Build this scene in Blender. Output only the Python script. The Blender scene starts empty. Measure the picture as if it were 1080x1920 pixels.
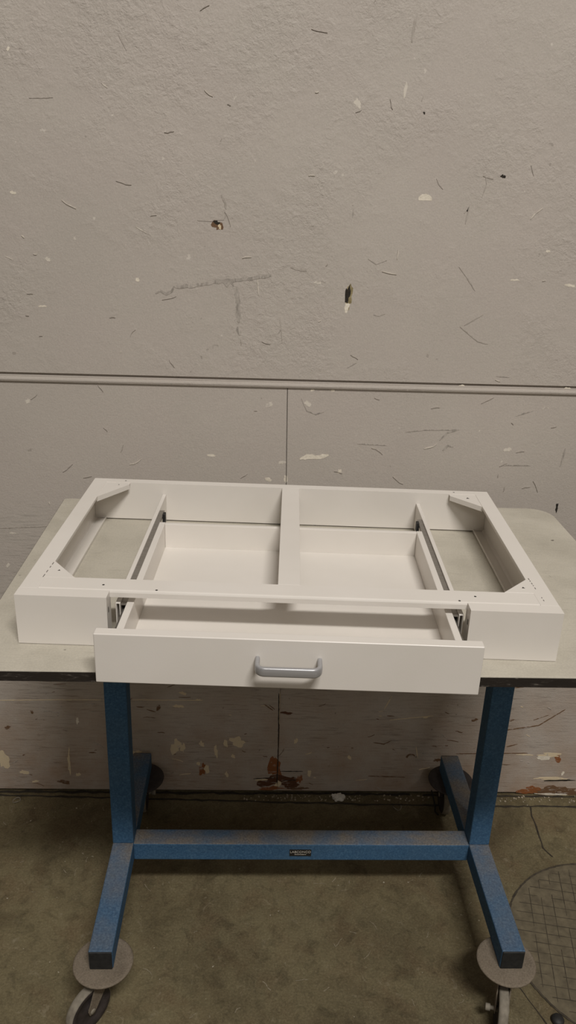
import bpy, bmesh, math, random
from mathutils import Vector, Matrix, noise as mn

SC = bpy.context.scene
COL = SC.collection
random.seed(7)

# ------------------------------------------------------------------ camera
cd = bpy.data.cameras.new('camera'); cam = bpy.data.objects.new('camera', cd); COL.objects.link(cam)
cd.sensor_fit = 'VERTICAL'; cd.sensor_height = 36.0; cd.sensor_width = 20.25; cd.lens = 28.158
cd.clip_start = .02; cd.clip_end = 100
CR = Vector((.99895764, -.02962499, .03472732)); CU = Vector((-.02116609, .3734257, .92741859)); CF = Vector((.04044284, .92718693, -.37240941))
m = Matrix((CR, CU, -CF)).transposed().to_4x4(); m.translation = Vector((-.08936, -1.09251, 1.70169)); cam.matrix_world = m
SC.camera = cam
SC.view_settings.view_transform = 'Standard'; SC.view_settings.look = 'None'
SC.view_settings.gamma = 1.0; SC.view_settings.exposure = 0.0; SC.view_settings.use_curve_mapping = False

# ------------------------------------------------------------------ world and the hall's ceiling lamps
w = bpy.data.worlds.new('world'); SC.world = w; w.use_nodes = True
bg = w.node_tree.nodes['Background']; bg.inputs[0].default_value = (1.0, .82, .64, 1); bg.inputs[1].default_value = .105
def area(name, loc, target, sx, sy, power, col):
    l = bpy.data.lights.new(name, 'AREA'); l.shape = 'RECTANGLE'; l.size = sx; l.size_y = sy; l.energy = power; l.color = col
    o = bpy.data.objects.new(name, l); COL.objects.link(o); o.location = loc
    o.rotation_euler = (Vector(target) - Vector(loc)).to_track_quat('-Z', 'Y').to_euler(); return o
WARM = (1.0, .962, .915)
area('ceiling_lamp', (1.1, -3.8, 6.9), (.3, .2, .8), 2.4, .42, 385, WARM)
area('ceiling_lamp', (.2, -6.5, 5.2), (0, .5, .8), 3.2, 1.2, 52, WARM)

# ------------------------------------------------------------------ materials
def srgb(r, g, b):
    f = lambda c: (c/255/12.92 if c/255 <= .04045 else ((c/255+.055)/1.055)**2.4)
    return (f(r), f(g), f(b), 1)
class NT:
    def __init__(s, name):
        s.m = bpy.data.materials.new(name); s.m.use_nodes = True; s.t = s.m.node_tree; s.p = s.t.nodes['Principled BSDF']
        s.tc = s.t.nodes.new('ShaderNodeTexCoord')
    def n(s, k): return s.t.nodes.new(k)
    def l(s, a, b): s.t.links.new(a, b)
    def coord(s, scale=(1, 1, 1)):
        mp = s.n('ShaderNodeMapping'); mp.inputs['Scale'].default_value = scale; s.l(s.tc.outputs['Object'], mp.inputs[0]); return mp.outputs[0]
    def noise(s, scale, detail=3, rough=.55, dist=0, vec=None):
        t = s.n('ShaderNodeTexNoise'); t.inputs['Scale'].default_value = scale; t.inputs['Detail'].default_value = detail
        t.inputs['Roughness'].default_value = rough; t.inputs['Distortion'].default_value = dist
        s.l(vec or s.tc.outputs['Object'], t.inputs['Vector']); return t.outputs[0]
    def ramp(s, src, stops):
        r = s.n('ShaderNodeValToRGB'); e = r.color_ramp.elements
        while len(e) < len(stops): e.new(.5)
        for i, (p, c) in enumerate(stops):
            e[i].position = p; e[i].color = c if hasattr(c, '__len__') else (c, c, c, 1)
        s.l(src, r.inputs[0]); return r.outputs[0]
    def mix(s, fac, a, b, mode='MIX'):
        x = s.n('ShaderNodeMix'); x.data_type = 'RGBA'; x.blend_type = mode
        for v, i in ((fac, 0), (a, 6), (b, 7)):
            if hasattr(v, 'is_linked'): s.l(v, x.inputs[i])
            else: x.inputs[i].default_value = v
        return x.outputs[2]
    def mul(s, a, b, op='MULTIPLY'):
        x = s.n('ShaderNodeMath'); x.operation = op
        for v, i in ((a, 0), (b, 1)):
            if hasattr(v, 'is_linked'): s.l(v, x.inputs[i])
            else: x.inputs[i].default_value = v
        return x.outputs[0]
    def bump(s, h, strength, dist, prev=None):
        b = s.n('ShaderNodeBump'); b.inputs['Strength'].default_value = strength; b.inputs['Distance'].default_value = dist
        s.l(h, b.inputs['Height'])
        if prev is not None: s.l(prev, b.inputs['Normal'])
        return b.outputs[0]
    def out(s, col=None, rough=.5, metal=0, nrm=None, spec=.5):
        if col is not None:
            if hasattr(col, 'is_linked'): s.l(col, s.p.inputs['Base Color'])
            else: s.p.inputs['Base Color'].default_value = col
        if hasattr(rough, 'is_linked'): s.l(rough, s.p.inputs['Roughness'])
        else: s.p.inputs['Roughness'].default_value = rough
        s.p.inputs['Metallic'].default_value = metal; s.p.inputs['Specular IOR Level'].default_value = spec
        if nrm is not None: s.l(nrm, s.p.inputs['Normal'])
        return s.m
def scalec(c, k): return (c[0]*k, c[1]*k, c[2]*k, 1)

WALLC = (.470, .428, .382, 1)
def wall_colour(s):
    a = s.noise(2.3, 4, .55)
    c = s.ramp(a, [(.3, scalec(WALLC, .93)), (.7, scalec(WALLC, 1.05))])
    b = s.noise(5.5, 2)
    c = s.mix(s.ramp(b, [(.42, 0), (.66, .35)]), c, (.470, .412, .378, 1))
    fine = s.noise(420, 2)
    c = s.mix(.22, c, s.ramp(fine, [(.3, scalec(WALLC, .72)), (.7, scalec(WALLC, 1.22))]))
    fl = s.noise(48, 2, .5)
    c = s.mix(s.ramp(fl, [(.765, 0), (.785, .55)]), c, (.68, .63, .56, 1))
    fd = s.noise(37, 2, .5, .2)
    c = s.mix(s.ramp(fd, [(.215, .45), (.235, 0)]), c, (.24, .21, .18, 1))
    return c
def mat_wall():
    s = NT('wall_paint'); c = wall_colour(s)
    sep = s.n('ShaderNodeSeparateXYZ'); s.l(s.tc.outputs['Object'], sep.inputs[0])
    low = s.ramp(s.mul(sep.outputs[2], 1.0), [(.80, 1), (.96, 0)])      # grubby timber grain of the scuffed bottom panel
    grain = s.noise(1, 5, .7, .6, s.coord((14, 14, 210)))
    g = s.ramp(grain, [(.38, scalec(WALLC, .40)), (.48, scalec(WALLC, .93)), (.75, scalec(WALLC, 1.02))])
    mask = s.mul(low, s.ramp(s.noise(7, 4, .6), [(.35, .1), (.65, .75)]))
    c = s.mix(mask, c, g)
    foot = s.ramp(sep.outputs[2], [(.0, .75), (.3, .40), (.55, 0)])
    c = s.mix(s.mul(foot, s.ramp(s.noise(9, 5, .65), [(.35, .25), (.7, 1)])), c, (.32, .205, .125, 1))  # brown grime low down, doubling as painted brown shade under the table
    sp = s.noise(60, 3, .6)
    c = s.mix(s.mul(low, s.ramp(sp, [(.69, 0), (.73, .6)])), c, (.14, .11, .085, 1))
    # plaster relief: trowel ridges in patches over an orange peel ground
    peel = s.noise(230, 3, .6)
    patch = s.ramp(s.noise(4.2, 4, .6), [(.44, .10), (.66, 1)])
    hi = s.ramp(s.mul(sep.outputs[2], .5), [(.615, .22), (.65, 1)])      # the trowelled plaster is above the ledge; smoother boards below
    patch = s.mul(patch, hi)
    ridges = s.ramp(s.noise(44, 5, .66, .5), [(.36, 0), (.50, .35), (.58, .5), (.70, 1)])
    lumps = s.mul(ridges, patch)
    grit = s.mul(s.noise(120, 4, .65, .3), patch)
    n = s.bump(peel, .45, .0012)
    n = s.bump(lumps, .34, .005, n)
    n = s.bump(grit, .50, .004, n)
    n = s.bump(s.mul(grain, low), .25, .003, n)
    return s.out(c, .62, 0, n, .35)
def mat_scuff(name, dark, lo=.40, hi=.60, k=1.0, grain=(60, 60, 60)):
    s = NT(name); c = wall_colour(s)
    f = s.noise(1, 4, .65, .4, s.coord(grain))
    return s.out(s.mix(s.ramp(f, [(lo, 0), (hi, k)]), c, dark), .7, 0, s.bump(s.noise(230, 3, .6), .45, .0012), .3)
def mat_chip(name, c1, c2, sc=90, bump=.4):
    s = NT(name); f = s.noise(sc, 4, .65)
    return s.out(s.ramp(f, [(.35, c1), (.65, c2)]), .8, 0, s.bump(f, bump, .004), .3)
def mat_floor():
    s = NT('concrete_floor')
    a = s.noise(2.2, 6, .62, .3)
    c = s.ramp(a, [(.25, (.090, .070, .038, 1)), (.48, (.180, .149, .080, 1)), (.72, (.27, .226, .122, 1))])
    b = s.noise(9, 5, .6, .5)
    c = s.mix(s.ramp(b, [(.48, 0), (.70, .7)]), c, (.14, .085, .042, 1))
    d = s.noise(190, 6, .78, .4)
    c = s.mix(.5, c, s.ramp(d, [(.28, (.02, .017, .010, 1)), (.5, (.12, .10, .058, 1)), (.74, (.28, .24, .15, 1))]))
    e = s.noise(30, 6, .75, .8)
    c = s.mix(s.ramp(e, [(.59, 0), (.72, .6)]), c, (.30, .26, .18, 1))
    mott = s.noise(24, 7, .72, .7)
    c = s.mix(.75, c, s.ramp(mott, [(.30, (.45, .44, .42, 1)), (.5, (.96, .95, .94, 1)), (.70, (1.0, 1.0, 1.0, 1))]), 'MULTIPLY')
    big = s.noise(3.5, 4, .6, .8)
    c = s.mix(.8, c, s.ramp(big, [(.33, (.62, .58, .55, 1)), (.52, (1, 1, 1, 1))]), 'MULTIPLY')
    sp = s.noise(75, 2, .5)
    c = s.mix(s.ramp(sp, [(.74, 0), (.77, .8)]), c, (.42, .38, .30, 1))
    n = s.bump(d, .35, .003); n = s.bump(e, .15, .004, n)
    return s.out(c, .72, 0, n, .3)
def mat_white():
    s = NT('white_enamel'); a = s.noise(6, 3)
    c = s.ramp(a, [(.3, (.715, .676, .622, 1)), (.7, (.755, .716, .667, 1))])
    return s.out(c, .34, 0, s.bump(s.noise(500, 2), .06, .001), .45)
def mat_laminate():
    s = NT('worn_laminate')
    a = s.noise(7, 5, .6, .3)
    c = s.ramp(a, [(.28, (.42, .39, .325, 1)), (.55, (.53, .495, .42, 1)), (.75, (.57, .535, .455, 1))])
    f = s.noise(300, 3, .6)
    c = s.mix(.22, c, s.ramp(f, [(.3, (.27, .25, .20, 1)), (.7, (.62, .58, .48, 1))]))
    g = s.noise(1, 4, .6, .5, s.coord((30, 170, 30)))
    c = s.mix(s.ramp(g, [(.56, 0), (.74, .30)]), c, (.30, .27, .225, 1))
    sp = s.noise(38, 2, .5, .3)
    c = s.mix(s.ramp(sp, [(.755, 0), (.775, .85)]), c, (.10, .085, .07, 1))
    return s.out(c, .5, 0, s.bump(f, .15, .001), .4)
def mat_edge():
    s = NT('black_edge_band'); g = s.noise(1, 5, .7, .5, s.coord((30, 30, 140)))
    c = s.ramp(g, [(.54, (.018, .014, .012, 1)), (.62, (.05, .042, .036, 1)), (.70, (.24, .22, .19, 1))])
    return s.out(c, .5, 0, s.bump(g, .4, .002))
def mat_blue():
    s = NT('dusty_blue_paint')
    f = s.noise(220, 4, .65)
    c = s.ramp(f, [(.25, (.026, .066, .135, 1)), (.55, (.048, .116, .212, 1)), (.8, (.100, .190, .29, 1))])
    b = s.noise(10, 4, .6)
    c = s.mix(s.ramp(b, [(.4, 0), (.75, .35)]), c, (.075, .13, .19, 1))
    geo = s.n('ShaderNodeNewGeometry'); sep = s.n('ShaderNodeSeparateXYZ'); s.l(geo.outputs['Normal'], sep.inputs[0])
    upm = s.ramp(sep.outputs[2], [(.55, 0), (.9, 1)])
    pos = s.n('ShaderNodeSeparateXYZ'); s.l(geo.outputs['Position'], pos.inputs[0])
    back = s.ramp(pos.outputs[1], [(.13, .30), (.33, .50), (.44, .9)])   # dust lies thickest on the sheltered middle of the base
    dn = s.mul(s.ramp(s.noise(6, 5, .65, .3), [(.34, .12), (.60, 1)]), back)
    dust = s.ramp(f, [(.3, (.12, .10, .078, 1)), (.7, (.235, .20, .155, 1))])
    c = s.mix(s.mul(upm, dn), c, dust)
    sp = s.noise(130, 2, .5); c = s.mix(s.ramp(sp, [(.73, 0), (.78, .6)]), c, (.02, .02, .022, 1))
    return s.out(c, .6, 0, s.bump(f, .2, .001), .15)
def mat_dustplate():
    s = NT('dusty_steel_plate'); a = s.noise(14, 5, .65, .4)
    c = s.ramp(a, [(.3, (.115, .090, .065, 1)), (.52, (.185, .150, .112, 1)), (.7, (.21, .17, .13, 1)), (.82, (.20, .11, .05, 1))])
    f = s.noise(260, 3); c = s.mix(.3, c, s.ramp(f, [(.3, (.06, .05, .038, 1)), (.7, (.30, .25, .19, 1))]))
    return s.out(c, .75, 0, s.bump(f, .25, .001), .25)
def mat_simple(name, c1, c2, sc, rough, metal=0, bump=.1, stretch=None):
    s = NT(name); f = s.noise(sc if not stretch else 1, 4, .6, 0, s.coord(stretch) if stretch else None)
    return s.out(s.ramp(f, [(.3, c1), (.7, c2)]), rough, metal, s.bump(f, bump, .001))
M = dict(
    wall=mat_wall(), floor=mat_floor(), white=mat_white(), laminate=mat_laminate(), edge=mat_edge(), blue=mat_blue(), plate=mat_dustplate(),
    steel=mat_simple('galvanised_slide_steel', (.30, .28, .25, 1), (.42, .395, .36, 1), 80, .42, .75, .1, (40, 260, 260)),
    brushed=mat_simple('brushed_aluminium', (.40, .40, .41, 1), (.47, .47, .48, 1), 80, .36, .45, .05, (20, 600, 600)),
    black=mat_simple('black_plastic', (.010, .010, .010, 1), (.022, .021, .020, 1), 60, .6),
    capblack=mat_simple('dark_end_cap', (.006, .007, .008, 1), (.018, .019, .019, 1), 90, .6, 0, .3),
    rubber=mat_simple('dark_wheel_core', (.020, .015, .014, 1), (.042, .032, .029, 1), 70, .7, 0, .3),
    tread=mat_simple('dusty_wheel_tread', (.16, .14, .11, 1), (.27, .24, .19, 1), 60, .85, 0, .3),
    hole=mat_simple('dark_hole', (.012, .010, .008, 1), (.02, .017, .014, 1), 60, .9),
    seam=mat_simple('seam_grime', (.10, .09, .08, 1), (.20, .18, .16, 1), 60, .9),
    groove=mat_simple('dark_gap_and_dirty_groove', (.020, .015, .010, 1), (.045, .036, .024, 1), 60, .95),
    scratch=mat_simple('pale_floor_scratch', (.15, .125, .08, 1), (.30, .255, .18, 1), 140, .8),
    crumb=mat_simple('plaster_crumbs', (.20, .16, .11, 1), (.50, .44, .34, 1), 120, .9),
    scored=mat_simple('scored_line', (.030, .024, .016, 1), (.075, .060, .040, 1), 60, .95),
    name=mat_simple('black_nameplate', (.012, .011, .010, 1), (.02, .018, .017, 1), 60, .4),
    letter=mat_simple('silver_lettering', (.42, .39, .34, 1), (.52, .48, .42, 1), 60, .5),
    paper=mat_simple('crumpled_paper', (.55, .52, .47, 1), (.70, .67, .61, 1), 60, .9),
    cover=mat_simple('worn_iron_cover', (.085, .069, .043, 1), (.155, .128, .080, 1), 40, .75, 0, .3),
    scuff=mat_scuff('scuff_mark', (.19, .172, .150, 1), .38, .66, .75, (160, 160, 45)), shade=mat_scuff('faint_scratch', (.295, .262, .228, 1), .36, .64, .7, (120, 120, 60)),
    grey_light=mat_scuff('bare_plaster_chip', (.66, .61, .53, 1), .30, .52, .9),
    cream=mat_chip('cream_plaster_chip', (.66, .60, .50, 1), (.80, .74, .63, 1)),
    tan=mat_scuff('tan_paint_flake', (.66, .55, .38, 1), .26, .42, 1.0, (90, 90, 45)), rust=mat_scuff('reddish_bare_wood', (.24, .088, .030, 1), .24, .46, 1.0, (50, 50, 130)),
    rustdark=mat_scuff('dark_splintered_wood', (.10, .042, .020, 1), .26, .46, 1.0, (50, 50, 150)),
    brown=mat_scuff('brown_bare_wood', (.15, .085, .045, 1), .26, .46, 1.0, (50, 50, 130)),
    dark=mat_chip('dark_pit', (.012, .010, .008, 1), (.035, .028, .020, 1)), ochre=mat_chip('ochre_pit_rim', (.16, .13, .06, 1), (.36, .30, .17, 1)),
)

# ------------------------------------------------------------------ mesh building
class MB:
    def __init__(s): s.v = []; s.f = []; s.mi = []; s.sm = []
    def add(s, vs, fs, mi=0, smooth=False):
        o = len(s.v); s.v += [tuple(v) for v in vs]
        for f in fs: s.f.append([i+o for i in f]); s.mi.append(mi); s.sm.append(smooth)
    def box(s, x0, x1, y0, y1, z0, z1, mi=0):
        vs = [(x, y, z) for z in (z0, z1) for y in (y0, y1) for x in (x0, x1)]
        s.add(vs, [(0, 2, 3, 1), (4, 5, 7, 6), (0, 1, 5, 4), (2, 6, 7, 3), (0, 4, 6, 2), (1, 3, 7, 5)], mi); return s
    def prism(s, poly, z0, z1, mi=0, f=lambda a, b, c: (a, b, c), smooth=False):
        n = len(poly)
        vs = [f(a, b, z0) for a, b in poly] + [f(a, b, z1) for a, b in poly]
        s.add(vs, [tuple(range(n))[::-1], tuple(range(n, 2*n))], mi)
        o = len(s.v) - 2*n
        for i in range(n):
            j = (i+1) % n; s.f.append([o+i, o+j, o+n+j, o+n+i]); s.mi.append(mi); s.sm.append(smooth)
        return s
    def lathe(s, prof, n=40, mi=0, c=(0, 0, 0), axis='z'):
        vs = []
        for k in range(n):
            a = 2*math.pi*k/n
            for r, h in prof:
                p = (r*math.cos(a), r*math.sin(a), h) if axis == 'z' else (h, r*math.cos(a), r*math.sin(a))
                vs.append((c[0]+p[0], c[1]+p[1], c[2]+p[2]))
        L = len(prof); fs = []
        for k in range(n):
            k2 = (k+1) % n
            for i in range(L-1): fs.append((k*L+i, k2*L+i, k2*L+i+1, k*L+i+1))
        s.add(vs, fs, mi, True)
        s.add([vs[k*L] for k in range(n)], [tuple(range(n))[::-1]], mi); s.add([vs[k*L+L-1] for k in range(n)], [tuple(range(n))], mi)
        return s
    def tube(s, pts, r, n=8, mi=0, closed=False):
        pts = [Vector(p) for p in pts]; vs = []; N = len(pts)
        for i, p in enumerate(pts):
            a = pts[(i-1) % N] if (closed or i > 0) else p; b = pts[(i+1) % N] if (closed or i < N-1) else p
            t = (b-a).normalized(); u = t.cross(Vector((0, 0, 1)))
            if u.length < .05: u = t.cross(Vector((1, 0, 0)))
            u.normalize(); v = u.cross(t)
            vs += [p + r*(math.cos(2*math.pi*k/n)*u + math.sin(2*math.pi*k/n)*v) for k in range(n)]
        fs = [(i*n+k, i*n+(k+1) % n, ((i+1) % N)*n+(k+1) % n, ((i+1) % N)*n+k) for i in range(N if closed else N-1) for k in range(n)]
        s.add(vs, fs, mi, True)
        if not closed: s.add(vs[:n], [tuple(range(n))], mi); s.add(vs[-n:], [tuple(range(n))], mi)
        return s
    def build(s, name, mats, parent=None, bevel=0, seg=2):
        me = bpy.data.meshes.new(name); me.from_pydata(s.v, [], s.f)
        if not isinstance(mats, (list, tuple)): mats = [mats]
        for m_ in mats: me.materials.append(m_)
        me.polygons.foreach_set('material_index', s.mi); me.polygons.foreach_set('use_smooth', s.sm)
        bm = bmesh.new(); bm.from_mesh(me); bmesh.ops.recalc_face_normals(bm, faces=bm.faces); bm.to_mesh(me); bm.free()
        o = bpy.data.objects.new(name, me); COL.objects.link(o)
        if parent: o.parent = parent
        if bevel:
            b = o.modifiers.new('bevel', 'BEVEL'); b.width = bevel; b.segments = seg; b.limit_method = 'ANGLE'; b.angle_limit = math.radians(40); b.harden_normals = False
        return o
def thing(name, label, cat, loc=(0, 0, 0), rz=0, group=None):
    o = bpy.data.objects.new(name, None); COL.objects.link(o); o.location = loc; o.rotation_euler = (0, 0, rz); o.empty_display_size = .05
    return tag(o, label, cat, group)
def tag(o, label, cat, group=None):
    o['label'] = label; o['category'] = cat
    if group: o['group'] = group
    return o
def struct(o): o['kind'] = 'structure'; return o

# ------------------------------------------------------------------ back wall (wall coordinates x, z in metres)
CHIPS = [
 (0.2797,1.6967,0.0158,0.0079,'cream','half'),
 (0.1128,1.8821,0.0070,0.0093,'grey_light',''),
 (0.12,1.4739,0.0089,0.0232,'ochre',''),
 (0.1166,1.4479,0.0063,0.0099,'cream',''),
 (0.1172,1.4787,0.0057,0.0207,'dark',''),
 (-0.1897,1.6228,0.0110,0.0103,'brown',''),
 (-0.1921,1.6284,0.0097,0.0040,'dark',''),
 (-0.1848,1.6195,0.0036,0.0057,'tan',''),
 (-0.1942,1.3441,0.0089,0.0102,'shade','ring'),
 (-0.6445,1.6759,0.0059,0.0034,'cream',''),
 (-0.5975,1.958,0.0066,0.0019,'shade',''),
 (-0.2047,1.0718,0.0134,0.0021,'cream',''),
 (-0.0244,1.0578,0.0082,0.0043,'grey_light',''),
 (-0.0133,1.0133,0.0041,0.0116,'cream',''),
 (-0.0585,1.0108,0.0096,0.0043,'cream',''),
 (0.4128,1.2673,0.0066,0.0040,'cream',''),
 (0.0446,1.2476,0.0039,0.0040,'cream',''),
 (0.0947,1.2477,0.0039,0.0040,'cream',''),
 (0.1243,1.037,0.0041,0.0072,'cream',''),
 (0.4515,1.7474,0.0049,0.0045,'dark',''),
 (0.643,1.5161,0.0115,0.0036,'cream',''),
 (0.5087,1.524,0.0089,0.0025,'cream',''),
 (0.5786,1.5911,0.0038,0.0036,'cream',''),
 (-0.3752,1.4972,0.0062,0.0036,'cream',''),
 (-0.5786,1.5357,0.0049,0.0047,'grey_light',''),
 (-0.652,1.2004,0.0065,0.0053,'grey_light',''),
 (-0.0609,1.2071,0.0079,0.0068,'grey_light',''),
 (0.0342,1.2124,0.0080,0.0068,'grey_light',''),
 (0.0626,1.2562,0.0079,0.0039,'grey_light',''),
 (0.2152,1.9128,0.0034,0.0153,'grey_light',''),
 (0.5681,1.2568,0.0053,0.0040,'cream',''),
 (0.6791,1.2693,0.0067,0.0027,'cream',''),
 (-0.6286,1.9567,0.0033,0.0040,'cream',''),
 (0.044,1.5032,0.0075,0.0037,'grey_light',''),
 (0.2602,1.8689,0.0024,0.0021,'dark',''),
 (-0.5991,1.4296,0.0075,0.0024,'cream',''),
 (0.5513,1.1065,0.0082,0.0057,'grey_light',''),
 (0.6327,1.2136,0.0095,0.0069,'grey_light','ring'),
 (-0.3107,0.1686,0.0141,0.0249,'tan',''),
 (-0.2888,0.165,0.0062,0.0173,'tan',''),
 (-0.1287,0.186,0.0204,0.0173,'tan',''),
 (-0.1408,0.1356,0.0047,0.0078,'tan',''),
 (-0.2312,0.0856,0.0096,0.0217,'rust',''),
 (-0.2184,0.0878,0.0063,0.0177,'tan',''),
 (-0.1915,0.1545,0.0048,0.0231,'tan',''),
 (-0.1633,0.1818,0.0048,0.0153,'tan',''),
 (-0.2338,0.1791,0.0062,0.0096,'tan',''),
 (-0.2437,0.1072,0.0047,0.0078,'tan',''),
 (-0.1594,0.0685,0.0048,0.0100,'tan',''),
 (-0.8171,0.1167,0.0186,0.0309,'tan',''),
 (-0.5918,0.2578,0.0046,0.0093,'cream',''),
 (-0.6252,0.0993,0.0047,0.0292,'tan',''),
 (-0.759,0.0705,0.0110,0.0079,'tan',''),
 (-0.7304,0.0372,0.0095,0.0040,'tan',''),
 (-0.6008,0.0642,0.0063,0.0059,'tan',''),
 (-0.4255,0.148,0.0125,0.0058,'tan',''),
 (-0.299,0.3115,0.0122,0.0056,'tan',''),
 (-0.2862,0.3555,0.0092,0.0054,'tan',''),
 (-0.2422,0.3343,0.0061,0.0037,'tan',''),
 (-0.3573,0.3052,0.0046,0.0111,'brown',''),
 (-0.0159,0.0938,0.0160,0.0510,'rust',''),
 (-0.0227,0.0479,0.0419,0.0200,'rustdark',''),
 (0.0341,0.0384,0.0291,0.0180,'rustdark',''),
 (-0.006,0.0299,0.0097,0.0141,'tan',''),
 (0.061,0.0547,0.0080,0.0160,'rust',''),
 (-0.0549,0.0496,0.0161,0.0040,'tan',''),
 (0.0126,0.2917,0.0155,0.0056,'rustdark',''),
 (-0.0251,0.0176,0.0292,0.0081,'rust',''),
 (0.0592,0.0184,0.0227,0.0060,'brown',''),
 (0.0891,0.075,0.0065,0.0099,'tan',''),
 (0.2063,0.1355,0.0048,0.0078,'tan',''),
 (0.0443,0.1938,0.0047,0.0096,'tan',''),
 (0.8391,0.1364,0.0098,0.0118,'rust',''),
 (0.8108,0.1499,0.0358,0.0079,'tan',''),
 (0.7961,0.1399,0.0261,0.0059,'cream',''),
 (0.7373,0.1511,0.0195,0.0029,'tan',''),
 (0.8627,0.0826,0.0049,0.0060,'cream',''),
 (0.8412,0.0622,0.0496,0.0060,'tan',''),
 (0.7657,0.0145,0.0299,0.0123,'rust',''),
 (0.8318,0.0171,0.0433,0.0164,'brown',''),
 (0.8911,0.0115,0.0334,0.0123,'brown',''),
 (0.8425,0.0028,0.0400,0.0041,'cream',''),
 (0.7808,0.0249,0.0199,0.0082,'rust',''),
 (0.8588,0.0562,0.0430,0.0031,'dark',''),
 (0.4216,0.2821,0.0063,0.0037,'tan',''),
 (0.568,0.2745,0.0079,0.0057,'brown',''),
 (0.6791,0.276,0.0064,0.0037,'brown',''),
 (-0.7191,0.2857,0.0045,0.0055,'brown',''),
 (-0.7939,0.231,0.0076,0.0056,'brown',''),
 (-0.6452,0.036,0.0142,0.0080,'brown',''),
 (0.4725,0.1285,0.0097,0.0059,'brown',''),
 (0.3909,0.1375,0.0145,0.0137,'brown','ring'),
 (0.7039,0.9501,0.0036,0.0106,'dark',''),
 (-0.7432,0.7522,0.0042,0.0063,'grey_light',''),
 (-0.7221,0.8453,0.0069,0.0031,'grey_light',''),
]
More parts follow.
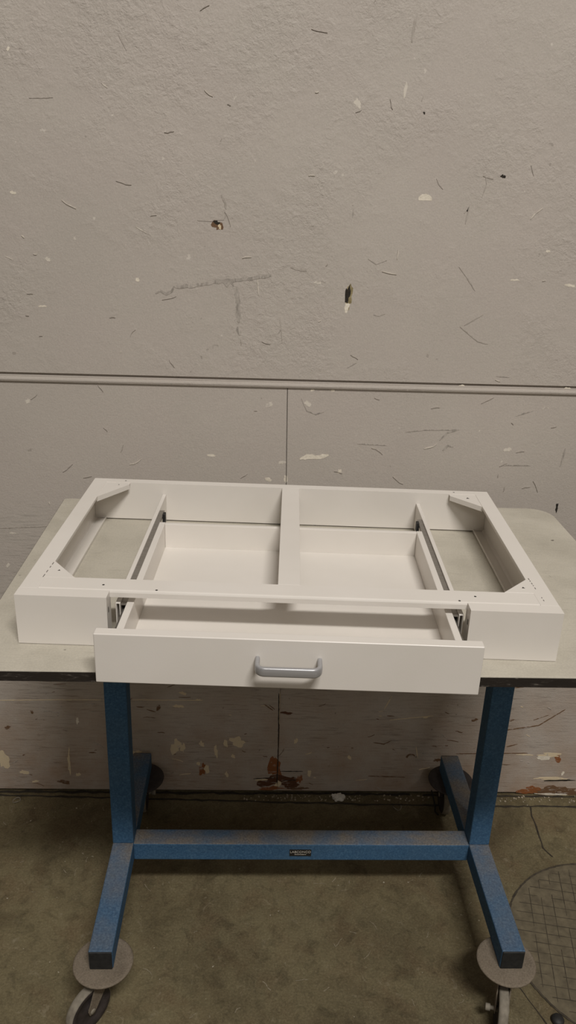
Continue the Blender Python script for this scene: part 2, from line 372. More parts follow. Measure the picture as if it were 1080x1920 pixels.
STROKES = [
 ([(-0.334, 1.4671), (-0.3239, 1.4735), (-0.3092, 1.4666), (-0.2966, 1.4731), (-0.2914, 1.4842)],0.0062,'scuff'),
 ([(-0.2914, 1.4842), (-0.2491, 1.4867), (-0.1994, 1.4967), (-0.1496, 1.5031), (-0.1124, 1.5079), (-0.0627, 1.5167)],0.0087,'scuff'),
 ([(-0.177, 1.4998), (-0.1682, 1.4905), (-0.1596, 1.504), (-0.152, 1.4898)],0.0075,'scuff'),
 ([(-0.1457, 1.4851), (-0.1417, 1.4609), (-0.1401, 1.4301), (-0.1385, 1.4053)],0.0112,'scuff'),
 ([(-0.141, 1.3964), (-0.1356, 1.3764)],0.0128,'scuff'),
 ([(-0.1994, 1.6339), (-0.1752, 1.6347), (-0.1692, 1.6486)],0.0025,'shade'),
 ([(-0.1814, 1.6875), (-0.1729, 1.671), (-0.1705, 1.6576)],0.0060,'shade'),
 ([(-0.2356, 1.6315), (-0.1994, 1.6305)],0.0024,'shade'),
 ([(0.1146, 1.6752), (0.1182, 1.6765), (0.1175, 1.6492)],0.0024,'scuff'),
 ([(0.2521, 1.8915), (0.2567, 1.9041)],0.0035,'scuff'),
 ([(0.2208, 2.0017), (0.2235, 2.0459)],0.0057,'shade'),
 ([(0.2271, 2.0557), (0.2224, 2.0215)],0.0034,'shade'),
 ([(0.0202, 1.0675), (0.0376, 1.075), (0.0716, 1.0745), (0.0931, 1.0807)],0.0109,'cream'),
 ([(0.2841, 1.1462), (0.3377, 1.1532), (0.4217, 1.1554)],0.0027,'scuff'),
 ([(0.3731, 1.1261), (0.3901, 1.1462), (0.4163, 1.1553)],0.0041,'scuff'),
 ([(0.3842, 1.0995), (0.3963, 1.114), (0.4105, 1.1101)],0.0055,'scuff'),
 ([(0.1646, 1.1123), (0.2396, 1.11)],0.0027,'scuff'),
 ([(0.5404, 1.0646), (0.6169, 1.0651)],0.0028,'scuff'),
 ([(0.6995, 1.1146), (0.6973, 1.0859), (0.6939, 1.0641)],0.0041,'scuff'),
 ([(0.5594, 1.1951), (0.602, 1.2101)],0.0027,'scuff'),
 ([(0.0178, 1.2254), (0.0324, 1.1947), (0.0554, 1.1858), (0.0764, 1.1932)],0.0026,'scuff'),
 ([(0.1813, 1.4337), (0.1943, 1.4316), (0.2092, 1.4371)],0.0026,'scuff'),
 ([(0.1255, 1.3042), (0.1482, 1.3179)],0.0026,'scuff'),
 ([(0.4959, 1.2949), (0.5294, 1.2932)],0.0026,'scuff'),
 ([(0.1594, 1.5609), (0.1789, 1.5496), (0.2032, 1.5587)],0.0025,'shade'),
 ([(-0.0411, 1.4207), (-0.0342, 1.3642)],0.0026,'shade'),
 ([(-0.0198, 1.536), (0.0178, 1.5289)],0.0062,'shade'),
 ([(-0.3979, 1.9922), (-0.3813, 1.9634)],0.0022,'shade'),
 ([(-0.3748, 1.6131), (-0.3511, 1.6002)],0.0024,'grey_light'),
 ([(-0.6751, 1.5396), (-0.6577, 1.532)],0.0024,'grey_light'),
 ([(0.3735, 1.5499), (0.3953, 1.5265), (0.4179, 1.4967)],0.0026,'shade'),
 ([(0.402, 1.4153), (0.444, 1.4418)],0.0026,'shade'),
 ([(0.392, 1.4125), (0.439, 1.3782), (0.4659, 1.3725)],0.0025,'shade'),
 ([(0.4115, 1.7471), (0.416, 1.7306), (0.4086, 1.7023)],0.0018,'shade'),
 ([(0.5111, 1.7727), (0.5204, 1.751)],0.0024,'scuff'),
 ([(0.4054, 1.7469), (0.4305, 1.7412)],0.0036,'shade'),
 ([(0.3724, 1.667), (0.3826, 1.6844), (0.3775, 1.6442)],0.0037,'shade'),
 ([(0.3179, 1.716), (0.307, 1.7268), (0.301, 1.7377)],0.0024,'shade'),
 ([(-0.5931, 1.866), (-0.542, 1.8689)],0.0023,'shade'),
 ([(-0.4381, 1.9013), (-0.425, 1.8917)],0.0034,'grey_light'),
 ([(0.6635, 0.3874), (0.7249, 0.3956)],0.0023,'brown'),
 ([(0.3155, 0.2713), (0.4431, 0.288)],0.0023,'tan'),
 ([(0.2968, 0.3085), (0.3164, 0.3549)],0.0023,'tan'),
 ([(0.5264, 0.1527), (0.7446, 0.1571)],0.0024,'brown'),
 ([(-0.0791, 0.0533), (-0.0149, 0.058)],0.0024,'dark'),
 ([(0.0005, 0.082), (0.0695, 0.0827)],0.0024,'dark'),
 ([(0.0096, 0.0482), (0.0579, 0.0506)],0.0024,'dark'),
 ([(-0.0378, 0.3188), (-0.0219, 0.3042)],0.0031,'brown'),
 ([(-0.3911, 0.2993), (-0.3654, 0.2904)],0.0030,'brown'),
 ([(-0.0533, 0.3222), (-0.0265, 0.3005)],0.0031,'brown'),
 ([(-0.0112, 0.3594), (-0.0071, 0.172), (-0.0077, 0.0339)],0.0030,'dark'),
 ([(-0.0083, 0.3649), (-0.0063, 0.2484)],0.0023,'tan'),
 ([(-0.8061, 0.3246), (-0.6553, 0.3286), (-0.5192, 0.3304)],0.0023,'tan'),
 ([(-0.4312, 0.3317), (-0.23, 0.3326)],0.0023,'tan'),
 ([(0.2674, 0.0667), (0.3814, 0.0638)],0.0024,'brown'),
 ([(0.7428, 0.2768), (0.7876, 0.2963)],0.0024,'brown'),
 ([(0.6525, 0.2375), (0.7616, 0.258), (0.8322, 0.3157)],0.0032,'brown'),
 ([(0.6765, 0.1798), (0.7074, 0.1899)],0.0032,'brown'),
 ([(0.2743, 0.1907), (0.3066, 0.1853), (0.3294, 0.1991)],0.0032,'brown'),
 ([(0.4033, 0.1767), (0.4118, 0.1377)],0.0032,'tan'),
 ([(0.7752, 0.0615), (0.8485, 0.0683)],0.0033,'tan'),
 ([(-0.6209, 0.1651), (-0.6272, 0.1168)],0.0031,'tan'),
 ([(-0.7537, 0.8598), (-0.6432, 0.8668), (-0.5464, 0.8735)],0.0021,'shade'),
]
YW = .849
KEYS = ['wall', 'cream', 'grey_light', 'shade', 'scuff', 'dark', 'ochre', 'tan', 'rust', 'rustdark', 'brown', 'groove']
KI = {k: i for i, k in enumerate(KEYS)}
def surf(z): return .8465 if z > 1.272 else YW
wb = MB()
X0, X1 = -2.6, 2.6
prof = [(YW, .010), (YW, 1.2500), (.8440, 1.2525), (.8425, 1.2570), (.8435, 1.2610), (.8475, 1.2625), (.8475, 1.2665), (.8545, 1.2680), (.8545, 1.2715), (.8465, 1.2735), (.8465, 3.4), (.98, 3.4), (.98, .010)]
n = len(prof)
NX = 27
vs = [(X0+(X1-X0)*i/(NX-1), y, z + (.0026*(X0+(X1-X0)*i/(NX-1)) if 1.2 < z < 2 else 0)) for i in range(NX) for y, z in prof]
wb.add(vs, [(i*n+k, i*n+(k+1) % n, (i+1)*n+(k+1) % n, (i+1)*n+k) for i in range(NX-1) for k in range(n)], 0)
wb.add([(X0, .93, -.02), (X1, .93, -.02), (X1, .93, .02), (X0, .93, .02)], [(0, 1, 2, 3)], KI['groove'])  # dark sheet behind the gap under the wall, its shade painted in
layer = [0]
def off(): layer[0] += 1; return .0003 + layer[0]*4e-6
def jag(pts, mi):
    """a flake with its own thin body standing just proud of the paint"""
    d = off(); c = (sum(p[0] for p in pts)/len(pts), sum(p[1] for p in pts)/len(pts)); y0 = surf(c[1])
    vs = [(x, y0-d, z) for x, z in pts]; k = len(vs)
    wb.add(vs + [(x, y0+.0008, z) for x, z in pts], [tuple(range(k))] + [(i, (i+1) % k, k+(i+1) % k, k+i) for i in range(k)], mi)
for x, z, rx, rz, col, fl in CHIPS:
    N = 18; pts = []
    if fl == 'half':
        for i in range(13):
            a = math.pi*i/12; pts.append((x+rx*math.cos(a)*random.uniform(.93, 1.05), z-rz*.7+1.75*rz*math.sin(a)**.75*random.uniform(.93, 1.05)))
    elif fl == 'ring':
        for i in range(11): a = .5+2.7*i/10; pts.append((x+rx*math.cos(a), z+rz*math.sin(a)))
        for i in range(10, -1, -1): a = .5+2.7*i/10; pts.append((x+rx*.72*math.cos(a)+rx*.1, z+rz*.72*math.sin(a)-rz*.1))
    else:
        ph = random.uniform(0, 9)
        for i in range(N):
            a = 2*math.pi*i/N; q = 1+.28*math.sin(2*a+ph)+.15*math.sin(5*a+2*ph)+random.uniform(-.22, .22); pts.append((x+rx*q*math.cos(a), z+rz*q*math.sin(a)))
    jag(pts, KI[col])
rw = random.Random(11)
for i in range(210):                                                # small knocks, scrapes and splinters scattered over the wall
    low = i < 120
    x = rw.uniform(-.9, .95); z = rw.uniform(.02, .55) if low else rw.uniform(.92, 2.1)
    if 1.235 < z < 1.285: continue
    a = rw.gauss(0, .22) if low or rw.random() < .4 else rw.uniform(0, 3.14); L = rw.choice((.008, .014, .022, .035)); q = []
    for k in range(4): q.append((x, z)); a += rw.uniform(-.35, .35); x += L/3*math.cos(a); z += L/3*math.sin(a)
    STROKES.append((q, rw.uniform(.0010, .0026), rw.choice(('brown', 'brown', 'tan', 'shade', 'scuff') if low else ('shade', 'shade', 'shade', 'grey_light'))))
for path, wd, col in STROKES:
    P = []
    for (a, b) in zip(path[:-1], path[1:]):
        L = math.hypot(b[0]-a[0], b[1]-a[1]); k = max(2, int(L/.006))
        P += [(a[0]+(b[0]-a[0])*i/k, a[1]+(b[1]-a[1])*i/k) for i in range(k)]
    P.append(path[-1]); up, dn = [], []
    for i, p in enumerate(P):
        a = P[max(0, i-1)]; b = P[min(len(P)-1, i+1)]; tx, tz = b[0]-a[0], b[1]-a[1]; L = math.hypot(tx, tz) or 1
        nx, nz = -tz/L, tx/L; e = min(1, .35+.4*min(i, len(P)-1-i))
        h = wd*.5*e*random.uniform(.6, 1.25); g = wd*.5*e*random.uniform(.6, 1.25)
        up.append((p[0]+nx*h, p[1]+nz*h)); dn.append((p[0]-nx*g, p[1]-nz*g))
    jag(up + dn[::-1], KI[col])
# the upright board joint below the ledge
jag([(-.0178, 1.2495), (-.0165, 1.2495), (-.0092, .90), (-.0103, .90)], KI['groove'])
jag([(-.0103, .8999), (-.0093, .8999), (-.0048, .012), (-.0056, .012)], KI['brown'])
struct(wb.build('wall_back', [M[k] for k in KEYS]))

# ------------------------------------------------------------------ floor
fb = MB()
fb.add([(-3.2, -4.5, 0), (3.2, -4.5, 0), (3.2, .98, 0), (-3.2, .98, 0)], [(0, 1, 2, 3)])
def floorline(path, wd, mi=1):
    layer[0] += 1; z = .0003 + layer[0]*2e-6; up, dn = [], []; P = []
    for (a, b) in zip(path[:-1], path[1:]):
        L = math.hypot(b[0]-a[0], b[1]-a[1]); k = max(2, int(L/.02)); P += [(a[0]+(b[0]-a[0])*i/k, a[1]+(b[1]-a[1])*i/k) for i in range(k)]
    P.append(path[-1])
    for i, p in enumerate(P):
        a = P[max(0, i-1)]; b = P[min(len(P)-1, i+1)]; tx, ty = b[0]-a[0], b[1]-a[1]; L = math.hypot(tx, ty) or 1
        j = random.uniform(-.3, .3)*wd; h = wd*.5*random.uniform(.6, 1.3)
        up.append((p[0]-ty/L*(h+j), p[1]+tx/L*(h+j), z)); dn.append((p[0]+ty/L*(h-j), p[1]-tx/L*(h-j), z))
    k = len(P); fb.add(up+dn, [(i, i+1, k+i+1, k+i) for i in range(k-1)], mi)
floorline([(-2.2, .834), (-.83, .831), (-.53, .823), (.03, .808), (.28, .801), (.6, .797), (.9, .7975), (2.2, .80)], .007)
floorline([(-2.2, .846), (.40, .846)], .010); floorline([(.44, .842), (2.2, .838)], .007)
floorline([(.758, .796), (.751, .758), (.750, .715), (.7435, .633), (.76, .60)], .004)
floorline([(.545, .212), (.5824, .118), (.61, .05)], .003)
rs = random.Random(21)
for i in range(95):                                                # pale scratches and scrapes across the concrete
    x, y = rs.uniform(-.85, 1.0), rs.uniform(.02, .80); a = rs.uniform(0, 6.28); L = rs.choice((.006, .010, .018, .03)); q = []
    for k in range(4): q.append((x, y)); a += rs.uniform(-.5, .5); x += L/3*math.cos(a); y += L/3*math.sin(a)
    floorline(q, rs.uniform(.0008, .0022), 2)
struct(fb.build('floor', [M['floor'], M['groove'], M['scratch']]))

# round cast cover let into the floor, scored with a grid
cv = MB(); CX, CY, CRD = .8239, .3114, .2631
N = 72
cv.prism([(CRD*math.cos(2*math.pi*i/N), CRD*math.sin(2*math.pi*i/N)) for i in range(N)], .0002, .0016)
ring = [(CRD*math.cos(2*math.pi*i/N), CRD*math.sin(2*math.pi*i/N)) for i in range(N)]
def coverstrip(a, b, wd):
    t = Vector((b[0]-a[0], b[1]-a[1])).normalized(); q = Vector((-t.y, t.x))*wd/2; layer[0] += 1; z = .0017 + layer[0]*1e-6
    cv.add([(a[0]+q.x, a[1]+q.y, z), (a[0]-q.x, a[1]-q.y, z), (b[0]-q.x, b[1]-q.y, z), (b[0]+q.x, b[1]+q.y, z)], [(0, 1, 2, 3)], 1)
for i in range(N):
    coverstrip(tuple(c*random.uniform(.995, 1.0) for c in ring[i]), ring[(i+1) % N], random.uniform(.0035, .006))
ux, uy = Vector((.19, .98)).normalized(), Vector((.98, -.19)).normalized()
RG = CRD-.018
for k in range(-8, 9):
    for e, f_ in ((ux, uy), (uy, ux)):
        d = k*.029 + .006; 
        if abs(d) > RG-.02: continue
        h = math.sqrt(RG*RG-d*d); a = f_*d - e*h; b = f_*d + e*h
        for j in range(12):
            if random.random() < .12: continue
            p = a+(b-a)*j/12; q = a+(b-a)*(j+1)/12; coverstrip((p.x, p.y), (q.x, q.y), random.uniform(.0008, .0018))
cover = cv.build('floor_cover', [M['cover'], M['scored']]); cover.location = (CX, CY, 0)
tag(cover, 'worn round iron floor cover scored with a square grid', 'floor cover')
kn = MB().lathe([(.0005, .0002), (.014, .0002), (.0145, .006), (.012, .011), (.0005, .012)], 24).build('floor_plug', M['black']); kn.location = (.6086, .1245, 0)
tag(kn, 'small round black plug on the concrete beside the right front caster', 'plug')

# ------------------------------------------------------------------ blue wheeled table
ZT = .9836
T = thing('wheeled_table', 'blue steel wheeled workbench with a worn beige laminate top', 'table', (.045, .40, 0))
TO = Vector((.045, .40, 0))
def tb(mb, name, mats, parent=None, bevel=0, seg=2):
    """table parts are written in room coordinates, then hung under the table's base point"""
    o = mb.build(name, mats, None, bevel, seg); o.parent = parent or T
    o.location = -TO if parent is None else (0, 0, 0)
    return o
def rrect(x0, x1, y0, y1, rs, k=8):
    pts = []
    for (cx, cy, a0), r in zip(((x0, y0, 180), (x1, y0, 270), (x1, y1, 0), (x0, y1, 90)), rs):
        ox = cx + r if cx == x0 else cx - r; oy = cy + r if cy == y0 else cy - r
        for i in range(k+1): a = math.radians(a0+90*i/k); pts.append((ox+r*math.cos(a), oy+r*math.sin(a)))
    return pts
XL, XR, YB = -.557, .6418, .7543
top = tb(MB().prism(rrect(XL, XR, 0, YB, (.02, .02, .055, .008)), .9655, ZT), 'tabletop', M['laminate'], None, .0012)
ebm = MB(); po = rrect(XL-.0012, XR+.0012, -.0012, YB+.0012, (.021, .021, .056, .009)); pi_ = rrect(XL+.004, XR-.004, .004, YB-.004, (.016, .016, .05, .004)); k = len(po)
vs = [(x, y, z) for z in (.9645, .9815) for L_ in (po, pi_) for x, y in L_]
fs = []
for i in range(k):
    j = (i+1) % k
    fs += [(i, j, 2*k+j, 2*k+i), (k+j, k+i, 3*k+i, 3*k+j), (2*k+i, 2*k+j, 3*k+j, 3*k+i), (j, i, k+i, k+j)]
ebm.add(vs, fs); eb = tb(ebm, 'edge_band', M['edge'], top); eb['label'] = 'chipped black edge band'
PL, PR, PW = -.4224, .4610, .0508
PY0, PY1, ZB, ZF = .4388, .4896, .2008, .15
for px in (PL, PR):
    po_ = tb(MB().box(px, px+PW, PY0, PY1, ZB-.0005, .958), 'post', M['blue'], None, .003)
    tb(MB().box(px-.03, px+PW+.03, PY0-.08, PY1+.08, .958, .9655), 'mounting_plate', M['blue'], po_, .001)
cb = tb(MB().box(PL+PW-.0005, PR+.0005, .4376, .4880, ZF, ZB-.0003), 'crossbar', M['blue'], None, .003)
# nameplate with raised lettering
npb = MB().box(.0128, .0668, .4362, .4378, .1650, .1852)
def text_mesh(body, size, x, z, y):
    cu = bpy.data.curves.new('lettering', 'FONT'); cu.body = body; cu.size = size; cu.align_x = 'CENTER'; cu.extrude = .0002
    o = bpy.data.objects.new('lettering', cu); COL.objects.link(o)
    dg = bpy.context.evaluated_depsgraph_get(); me = o.evaluated_get(dg).to_mesh()
    vs = [(x+v.co.x, y-v.co.z, z+v.co.y) for v in me.vertices]; fs = [tuple(p.vertices) for p in me.polygons]
    npb.add(vs, fs, 1); o.evaluated_get(dg).to_mesh_clear(); bpy.data.objects.remove(o); bpy.data.curves.remove(cu)
text_mesh('LABCONCO', .0094, .0398, .1752, .4360)
xx = .0255
while xx < .0535:
    wd = random.uniform(.0012, .0026); npb.box(xx, xx+wd, .4359, .4363, .1692, .1714, 1); xx += wd + random.uniform(.0005, .0010)
tb(npb, 'nameplate', [M['name'], M['letter']], cb, 0)['label'] = 'black nameplate with silver lettering'
YF, YR = .1372, .7800
for px in (PL, PR):
    ft = tb(MB().box(px, px+PW, YF, YR, ZF, ZB), 'foot', M['blue'], None, .003)
    for y0, y1 in ((YF-.0022, YF+.012), (YR-.012, YR+.0022)):
        c_ = MB().box(px+.0012, px+PW-.0012, y0, y1, ZF+.0012, ZB-.0012)
        tb(c_, 'end_cap', M['capblack'], ft, .002)['label'] = 'black end cap'
RW, WW = .055, .021
def caster(x, y, ang, mats):
    f = MB()
    f.lathe([(.0005, .128), (.024, .128), (.026, .131), (.026, .1432), (.0005, .1432)], 28)      # swivel head
    for s_ in (-1, 1):                                                                        # tapering fork legs, wheel trails along +x
        yy = s_*(WW/2+.003); t_ = .0028
        f.prism([(-.020, .130), (.030, .130), (.057, .060), (.054, .048), (.042, .046), (.034, .056)], yy-t_/2, yy+t_/2, 0, lambda a, b, c: (a, c, b))
    f.box(-.020, .030, -(WW/2+.0042), WW/2+.0042, .126, .1302)
    o = f.build('caster', M[mats[0]], None, .0006); o.parent = T; o.location = Vector((x, y, 0)) - TO; o.rotation_euler = (0, 0, ang)
    d_ = MB().lathe([(.0005, .1432), (.060, .1432), (.0632, .1448), (.0640, .1475), (.0625, .1492), (.058, .1498), (.0005, .1499)], 56)
    b_ = d_.build('bumper_disc', M[mats[1]], o); b_['label'] = 'round bumper disc'
    w_ = MB(); h = WW/2
    pr = [(.0005, -h*.55), (.012, -h*.75), (.014, -h*.55), (.036, -h*.55), (.040, -h*.95), (RW-.004, -h), (RW-.0006, -h*.72), (RW, -h*.3), (RW, h*.3), (RW-.0006, h*.72), (RW-.004, h), (.040, h*.95), (.036, h*.55), (.014, h*.55), (.012, h*.75), (.0005, h*.55)]
    w_.lathe(pr, 48)
    me_i = []
    for f_ in w_.f[:]:
        rr = [math.hypot(w_.v[i][0], w_.v[i][1]) for i in f_]; me_i.append(1 if min(rr) > RW-.0045 else 0)
    w_.mi = me_i; w_.v = [(a, c, b) for a, b, c in w_.v]
    wo = w_.build('wheel', [M['rubber'], M['tread']], o); wo.location = (.046, 0, RW); wo['label'] = 'dusty dark rubber wheel'
    ax = MB().lathe([(.0005, -.034), (.0068, -.034), (.0075, -.0325), (.0075, -.0235), (.0042, -.0235), (.0042, -.0165), (.0065, -.0155), (.0065, .0155), (.006, .017), (.0005, .017)], 16)
    ax.v = [(a, c, b) for a, b, c in ax.v]; a_ = ax.build('axle_bolt', M['tread'], o); a_.location = (.046, 0, RW)
    return o
D = math.radians
caster(-.3965, .157, D(-130), ('plate', 'plate')); caster(.4815, .157, D(-104), ('plate', 'plate')); caster(-.3965, .738, D(92), ('rubber', 'rubber')); caster(.4865, .738, D(88), ('rubber', 'rubber'))

# ------------------------------------------------------------------ white drawer frame lying on the table
F = thing('drawer_frame', 'white painted steel under-bench frame with its drawer pulled open, lying on the table', 'drawer frame', (-.4803, .0808, ZT+.0006), -.0381)
W, DP, H = .9, .5714, .091
XO0, XO1 = .1512, .7462          # drawer opening
def fp(mb, name, mats=None, parent=None, bevel=.0009, seg=2):
    return mb.build(name, mats or M['white'], parent or F, bevel, seg)
# end rails: inward-facing channels with a small upturned lip at the foot
for sx in (1, -1):
    X = (lambda x: x) if sx == 1 else (lambda x: W-x)
    poly = [(0, 0), (.0265, 0), (.0265, .0065), (.0250, .0065), (.0250, .0018), (.0060, .0018), (.0028, .0040), (.0018, .0090), (.0018, H-.0018), (.0300, H-.0018), (.0300, H-.0065), (.0315, H-.0065), (.0315, H), (0, H)]
    mb = MB(); mb.prism([(X(a), b) for a, b in poly], .0263, DP, 0, lambda a, b, c: (a, c, b)); fp(mb, 'end_rail')
# back rail, a closed box section between the end rails
br = MB().box(.0020, W-.0020, DP-.0215, DP, .0022, H-.0001)
for x in (.0728, .8215): br.box(x-.0018, x+.0018, DP-.0125, DP-.0095, H-.0003, H+.0001, 1)
fp(br, 'back_rail', [M['white'], M['hole']])
# front rail: top plate with rolled front lip and rear return
fr = MB()
yl, yb = .0262, .0690
poly = [(yl+.004, H), (yb, H), (yb, H-.012), (yb-.0016, H-.012), (yb-.0016, H-.0016), (yl+.0050, H-.0016), (yl+.0016, H-.0045), (yl+.0016, H-.0125), (yl, H-.0125), (yl, H-.004), (yl+.0012, H-.0012)]
fr.prism([(a, b) for a, b in poly], .0316, W-.0316, 0, lambda a, b, c: (c, a, b))
for x, y in ((.2276, .0325), (.1361, .0455), (.7341, .0325), (.7640, .0500)): fr.lathe([(.0003, H), (.0022, H), (.0022, H+.00015), (.0003, H+.00015)], 12, 1, (x, y, 0))
fp(fr, 'front_rail', [M['white'], M['hole']], None, .0004, 1)
# front face panels: folded sheet with a top flange and an inward return at the opening
for sx in (1, -1):
    X = (lambda x: x) if sx == 1 else (lambda x: W-x)
    def bx(mb, a, b, *r): mb.box(min(X(a), X(b)), max(X(a), X(b)), *r)
    mb = MB()
    poly = [(0, .0004), (.0018, .0004), (.0018, H-.0018), (.0262, H-.0018), (.0262, H), (0, H)]
    XE = XO0-.0006 if sx == 1 else W-XO1-.0006
    mb.prism(poly, X(0), X(XE), 0, lambda a, b, c: (c, a, b))
    bx(mb, .0002, .0018, .0017, .0262, .0004, H-.0017)
    bx(mb, XE-.0018, XE, .0018, .030, .0004, H-.0022)
    bx(mb, XE-.0001, XE+.00015, .0095, .0135, .058, .068, 1)
    fp(mb, 'face_panel', [M['white'], M['hole']], None, .0012)
# centre bar
poly = [(.4295, H-.024), (.4311, H-.024), (.4311, H-.0016), (.4664, H-.0016), (.4664, H-.024), (.4680, H-.024), (.4680, H), (.4295, H)]
fp(MB().prism(poly, yb+.0003, DP-.0218, 0, lambda a, b, c: (a, c, b)), 'center_bar')
# corner gussets
def gusset(poly, z, lip, holes):
    mb = MB(); mb.prism(poly, z-.0018, z)
    (ax, ay), (bx_, by) = poly[0], poly[1]; t = Vector((bx_-ax, by-ay)).normalized(); nn = Vector((-t.y, t.x)); c = Vector((sum(p[0] for p in poly)/len(poly), sum(p[1] for p in poly)/len(poly)))
    if (c-Vector((ax, ay))).dot(nn) < 0: nn = -nn
    if lip:
        mb.prism([(ax, ay), (bx_, by), (bx_+nn.x*.0016, by+nn.y*.0016), (ax+nn.x*.0016, ay+nn.y*.0016)], z-lip, z-.0017)
    for hx, hy, r, k in holes:
        mb.prism([(hx+r*math.cos(D(90+360*i/k)), hy+r*math.sin(D(90+360*i/k))) for i in range(k)], z-.0002, z+.0002, 1)
    fp(mb, 'gusset', [M['white'], M['hole']], None, .0005, 1)
gusset([(.0310, .1305), (.0830, .0672), (.0310, .0672)], H+.0003, .004, [(.0485, .0935, .0030, 3)])
gusset([(.8740, .1268), (.8180, .0690), (.8690, .0690)], H+.0003, .004, [(.8556, .0883, .0036, 3)])
gusset([(.0300, .4560), (.0850, .5400), (.0850, DP-.0215), (.0300, DP-.0215)], H-.0010, .0115, [(.062, .535, .0016, 8)])
gusset([(.8700, .4760), (.8090, .5390), (.8090, DP-.0215), (.8700, DP-.0215)], H-.0010, .0115, [(.8468, .527, .0046, 3)])
# seam dashes where the rails meet
def seams(pts, dash):
    mb = MB()
    for (a, b) in zip(pts[:-1], pts[1:]):
        L = math.hypot(b[0]-a[0], b[1]-a[1]); k = int(L/dash); t = Vector((b[0]-a[0], b[1]-a[1])).normalized(); q = Vector((-t.y, t.x))*.0006
        for i in range(k):
            if random.random() < .25: continue
            p = Vector(a)+t*dash*i; e = p+t*dash*random.uniform(.3, .7)
            mb.prism([(p.x+q.x, p.y+q.y), (p.x-q.x, p.y-q.y), (e.x-q.x, e.y-q.y), (e.x+q.x, e.y+q.y)], H-.0001, H+.0004)
    return mb
fp(seams([(.8745, .1268), (.8790, .030)], .009), 'weld_seam', M['seam'], None, 0)
fp(seams([(.0305, .125), (.0280, .060)], .016), 'weld_seam', M['seam'], None, 0)
# slide carriers (upright plates) and the slides
for sx in (1, -1):
    X = (lambda x: x) if sx == 1 else (lambda x: .9022-x)
    mb = MB(); mb.prism([(X(a), b) for a, b in [(.1580, .0030), (.1596, .0030), (.1596, .0634), (.1642, .0634), (.1642, .0030), (.1658, .0030), (.1658, .0650), (.1580, .0650)]], .0310, DP-.0222, 0, lambda a, b, c: (a, c, b))
    dv = fp(mb, 'slide_carrier', None, None, .0005, 1)
    poly = [(.1662, .010), (.1752, .010), (.1752, .0145), (.1742, .0145), (.1742, .0112), (.1674, .0112), (.1674, .0606), (.1748, .0606), (.1748, .0560), (.1758, .0560), (.1758, .0618), (.1662, .0618)]
    mb = MB(); mb.prism([(X(a), b) for a, b in poly],   .0320, .4600, 0, lambda a, b, c: (a, c, b)); sl = fp(mb, 'drawer_slide', M['steel'], None, 0); sl['label'] = 'grey galvanised drawer slide'
    mb = MB()
    for a in (.1690, .1722): mb.prism([(X(p), q) for p, q in [(a-.0012, .016), (a+.0012, .016), (a+.0012, .0495), (a, .0510), (a-.0012, .0495)]], -.0860, .3700, 0, lambda a_, b_, c_: (a_, c_, b_))
    mb.box(min(X(.1680), X(.1735)), max(X(.1680), X(.1735)), -.0850, .3600, .024, .042)
    fp(mb, 'slide_runner', M['steel'], sl, 0)
    mb = MB().box(min(X(.1756), X(.1815)), max(X(.1756), X(.1815)), .4280, .4420, .045, .0655); fp(mb, 'end_stop', M['black'], sl, .0008)['label'] = 'black end stop'
# drawer
DX0, DX1, YD0, YD1 = .1768, .7254, -.0880, .3850
dr = fp(MB().box(DX0+.0118, DX1-.0118, YD0, YD1-.0098, .0090, .0130), 'drawer', None, None, .0005, 1)
for a, b in ((DX0, DX0+.012), (DX1-.012, DX1)): fp(MB().box(a, b, YD0, YD1, .0080, .0660), 'side_panel', None, dr, .0012)
fp(MB().box(DX0+.0121, DX1-.0121, YD1-.010, YD1, .0080, .0659), 'back_panel', None, dr, .0012)
fp(MB().box(.1537, .7469, -.1072, -.0882, .0010, .0870), 'front_panel', None, dr, .0016, 3)
# bow handle
hp = []
xa, xb, yo, yi, R = .3990, .5020, -.1420, -.1074, .012
def arc(cx, cy, a0, a1, k=8): return [(cx+R*math.cos(D(a0+(a1-a0)*i/k)), cy+R*math.sin(D(a0+(a1-a0)*i/k))) for i in range(k+1)]
mid = [(xa+.004, yi)] + arc(xa+.004+R, yo+.004+R, 180, 270) + arc(xb-.004-R, yo+.004+R, 270, 360) + [(xb-.004, yi)]
mb = MB(); hz = .0505; hh, ht = .0078, .0038
N_ = len(mid); sec = []
for i, p in enumerate(mid):
    a = Vector(mid[max(0, i-1)]); b = Vector(mid[min(N_-1, i+1)]); t = (b-a).normalized(); q = Vector((-t.y, t.x))
    ring_ = []
    for k in range(16):
        an = 2*math.pi*k/16; cx = math.copysign(abs(math.cos(an))**.55, math.cos(an))*ht; cz = math.copysign(abs(math.sin(an))**.55, math.sin(an))*hh
        ring_.append((p[0]+q.x*cx, p[1]+q.y*cx, hz+cz))
    sec += ring_
mb.add(sec, [(i*16+k, i*16+(k+1) % 16, (i+1)*16+(k+1) % 16, (i+1)*16+k) for i in range(N_-1) for k in range(16)], 0, True)
mb.add(sec[:16], [tuple(range(16))]); mb.add(sec[-16:], [tuple(range(16))])
fp(mb, 'handle', M['brushed'], dr, 0)['label'] = 'brushed metal bow handle'

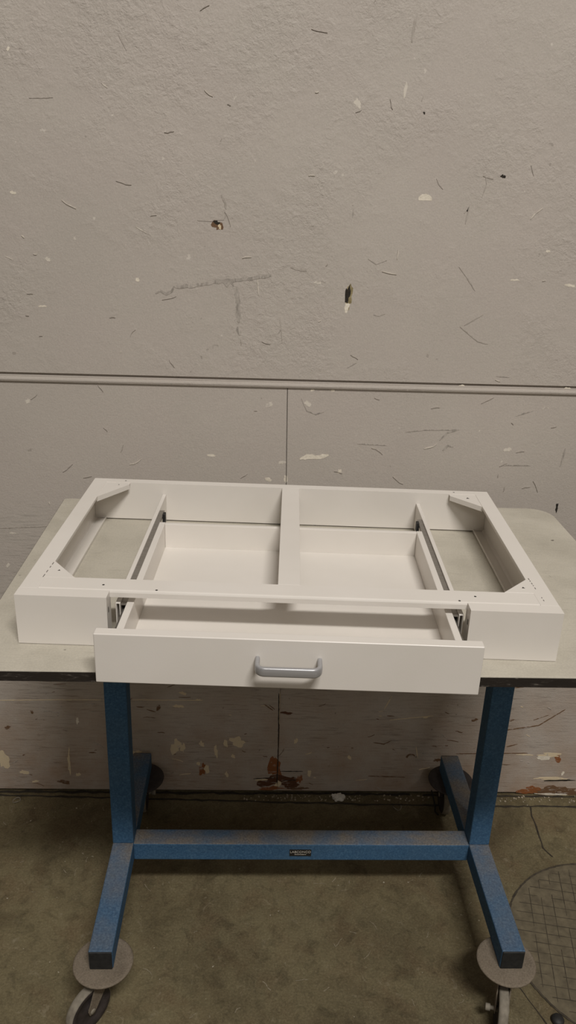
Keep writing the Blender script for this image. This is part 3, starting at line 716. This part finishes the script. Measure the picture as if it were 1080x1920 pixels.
# ------------------------------------------------------------------ litter along the foot of the wall
bm = bmesh.new(); bmesh.ops.create_icosphere(bm, subdivisions=4, radius=1)
for v in bm.verts:
    p = v.co.copy(); d = 1+.55*mn.noise(p*1.9+Vector((3, 1, 0)))+.35*abs(mn.noise(p*4.2))+.18*mn.noise(p*9)
    v.co = Vector((p.x*.0175*d, p.y*.0105*d, max(p.z*.0105*d, -.0085)))
me = bpy.data.meshes.new('crumpled_paper'); bm.to_mesh(me); bm.free(); me.materials.append(M['paper'])
o = bpy.data.objects.new('crumpled_paper', me); COL.objects.link(o); o.location = (.1780, .8230, .0087)
tag(o, 'crumpled scrap of white paper on the floor against the wall', 'paper')
cr = MB(); rs = random.Random(5)
for i in range(170):
    x = rs.choice((rs.uniform(-.12, .46), rs.uniform(.0, .25), rs.uniform(.55, .95))); y = rs.uniform(.815, .842); r = rs.uniform(.0010, .0034)
    p = []
    for k in range(6): a = math.pi*k/3; p.append((x+r*rs.uniform(.6, 1.2)*math.cos(a), y+r*rs.uniform(.6, 1.2)*math.sin(a)))
    cr.prism(p, .0006, .0006+r*rs.uniform(.5, 1.1))
o = cr.build('crumbs', M['crumb'])
tag(o, 'loose plaster and wood crumbs strewn along the foot of the wall', 'debris'); o['kind'] = 'stuff'
def loop(name, x, y, r, a0, a1, label, lift=.002):
    pts = [(r*math.cos(D(a0+(a1-a0)*i/16)), r*math.sin(D(a0+(a1-a0)*i/16))*.9, lift+.003*math.sin(i*.5)) for i in range(17)]
    o = MB().tube(pts, .0014, 8).build(name, M['tread']); o.location = (x, y, 0); tag(o, label, 'wire'); return o
loop('wire_ring', -.7770, .8080, .011, -20, 320, 'small curl of grey wire on the bare floor left of the table')
loop('wire_ring', .3525, .7900, .012, 170, 380, 'small half ring of wire lying under the table by the wall')
o = MB().tube([(.0005, .0, .020), (.002, -.010, .016), (.004, -.030, .006), (.003, -.050, .0028), (-.001, -.070, .0022), (.006, -.084, .0022)], .0022, 8).build('cable_stub', M['black'])
o.location = (.4640, .842, 0); tag(o, 'short black cable end on the floor near the right rear caster', 'cable')
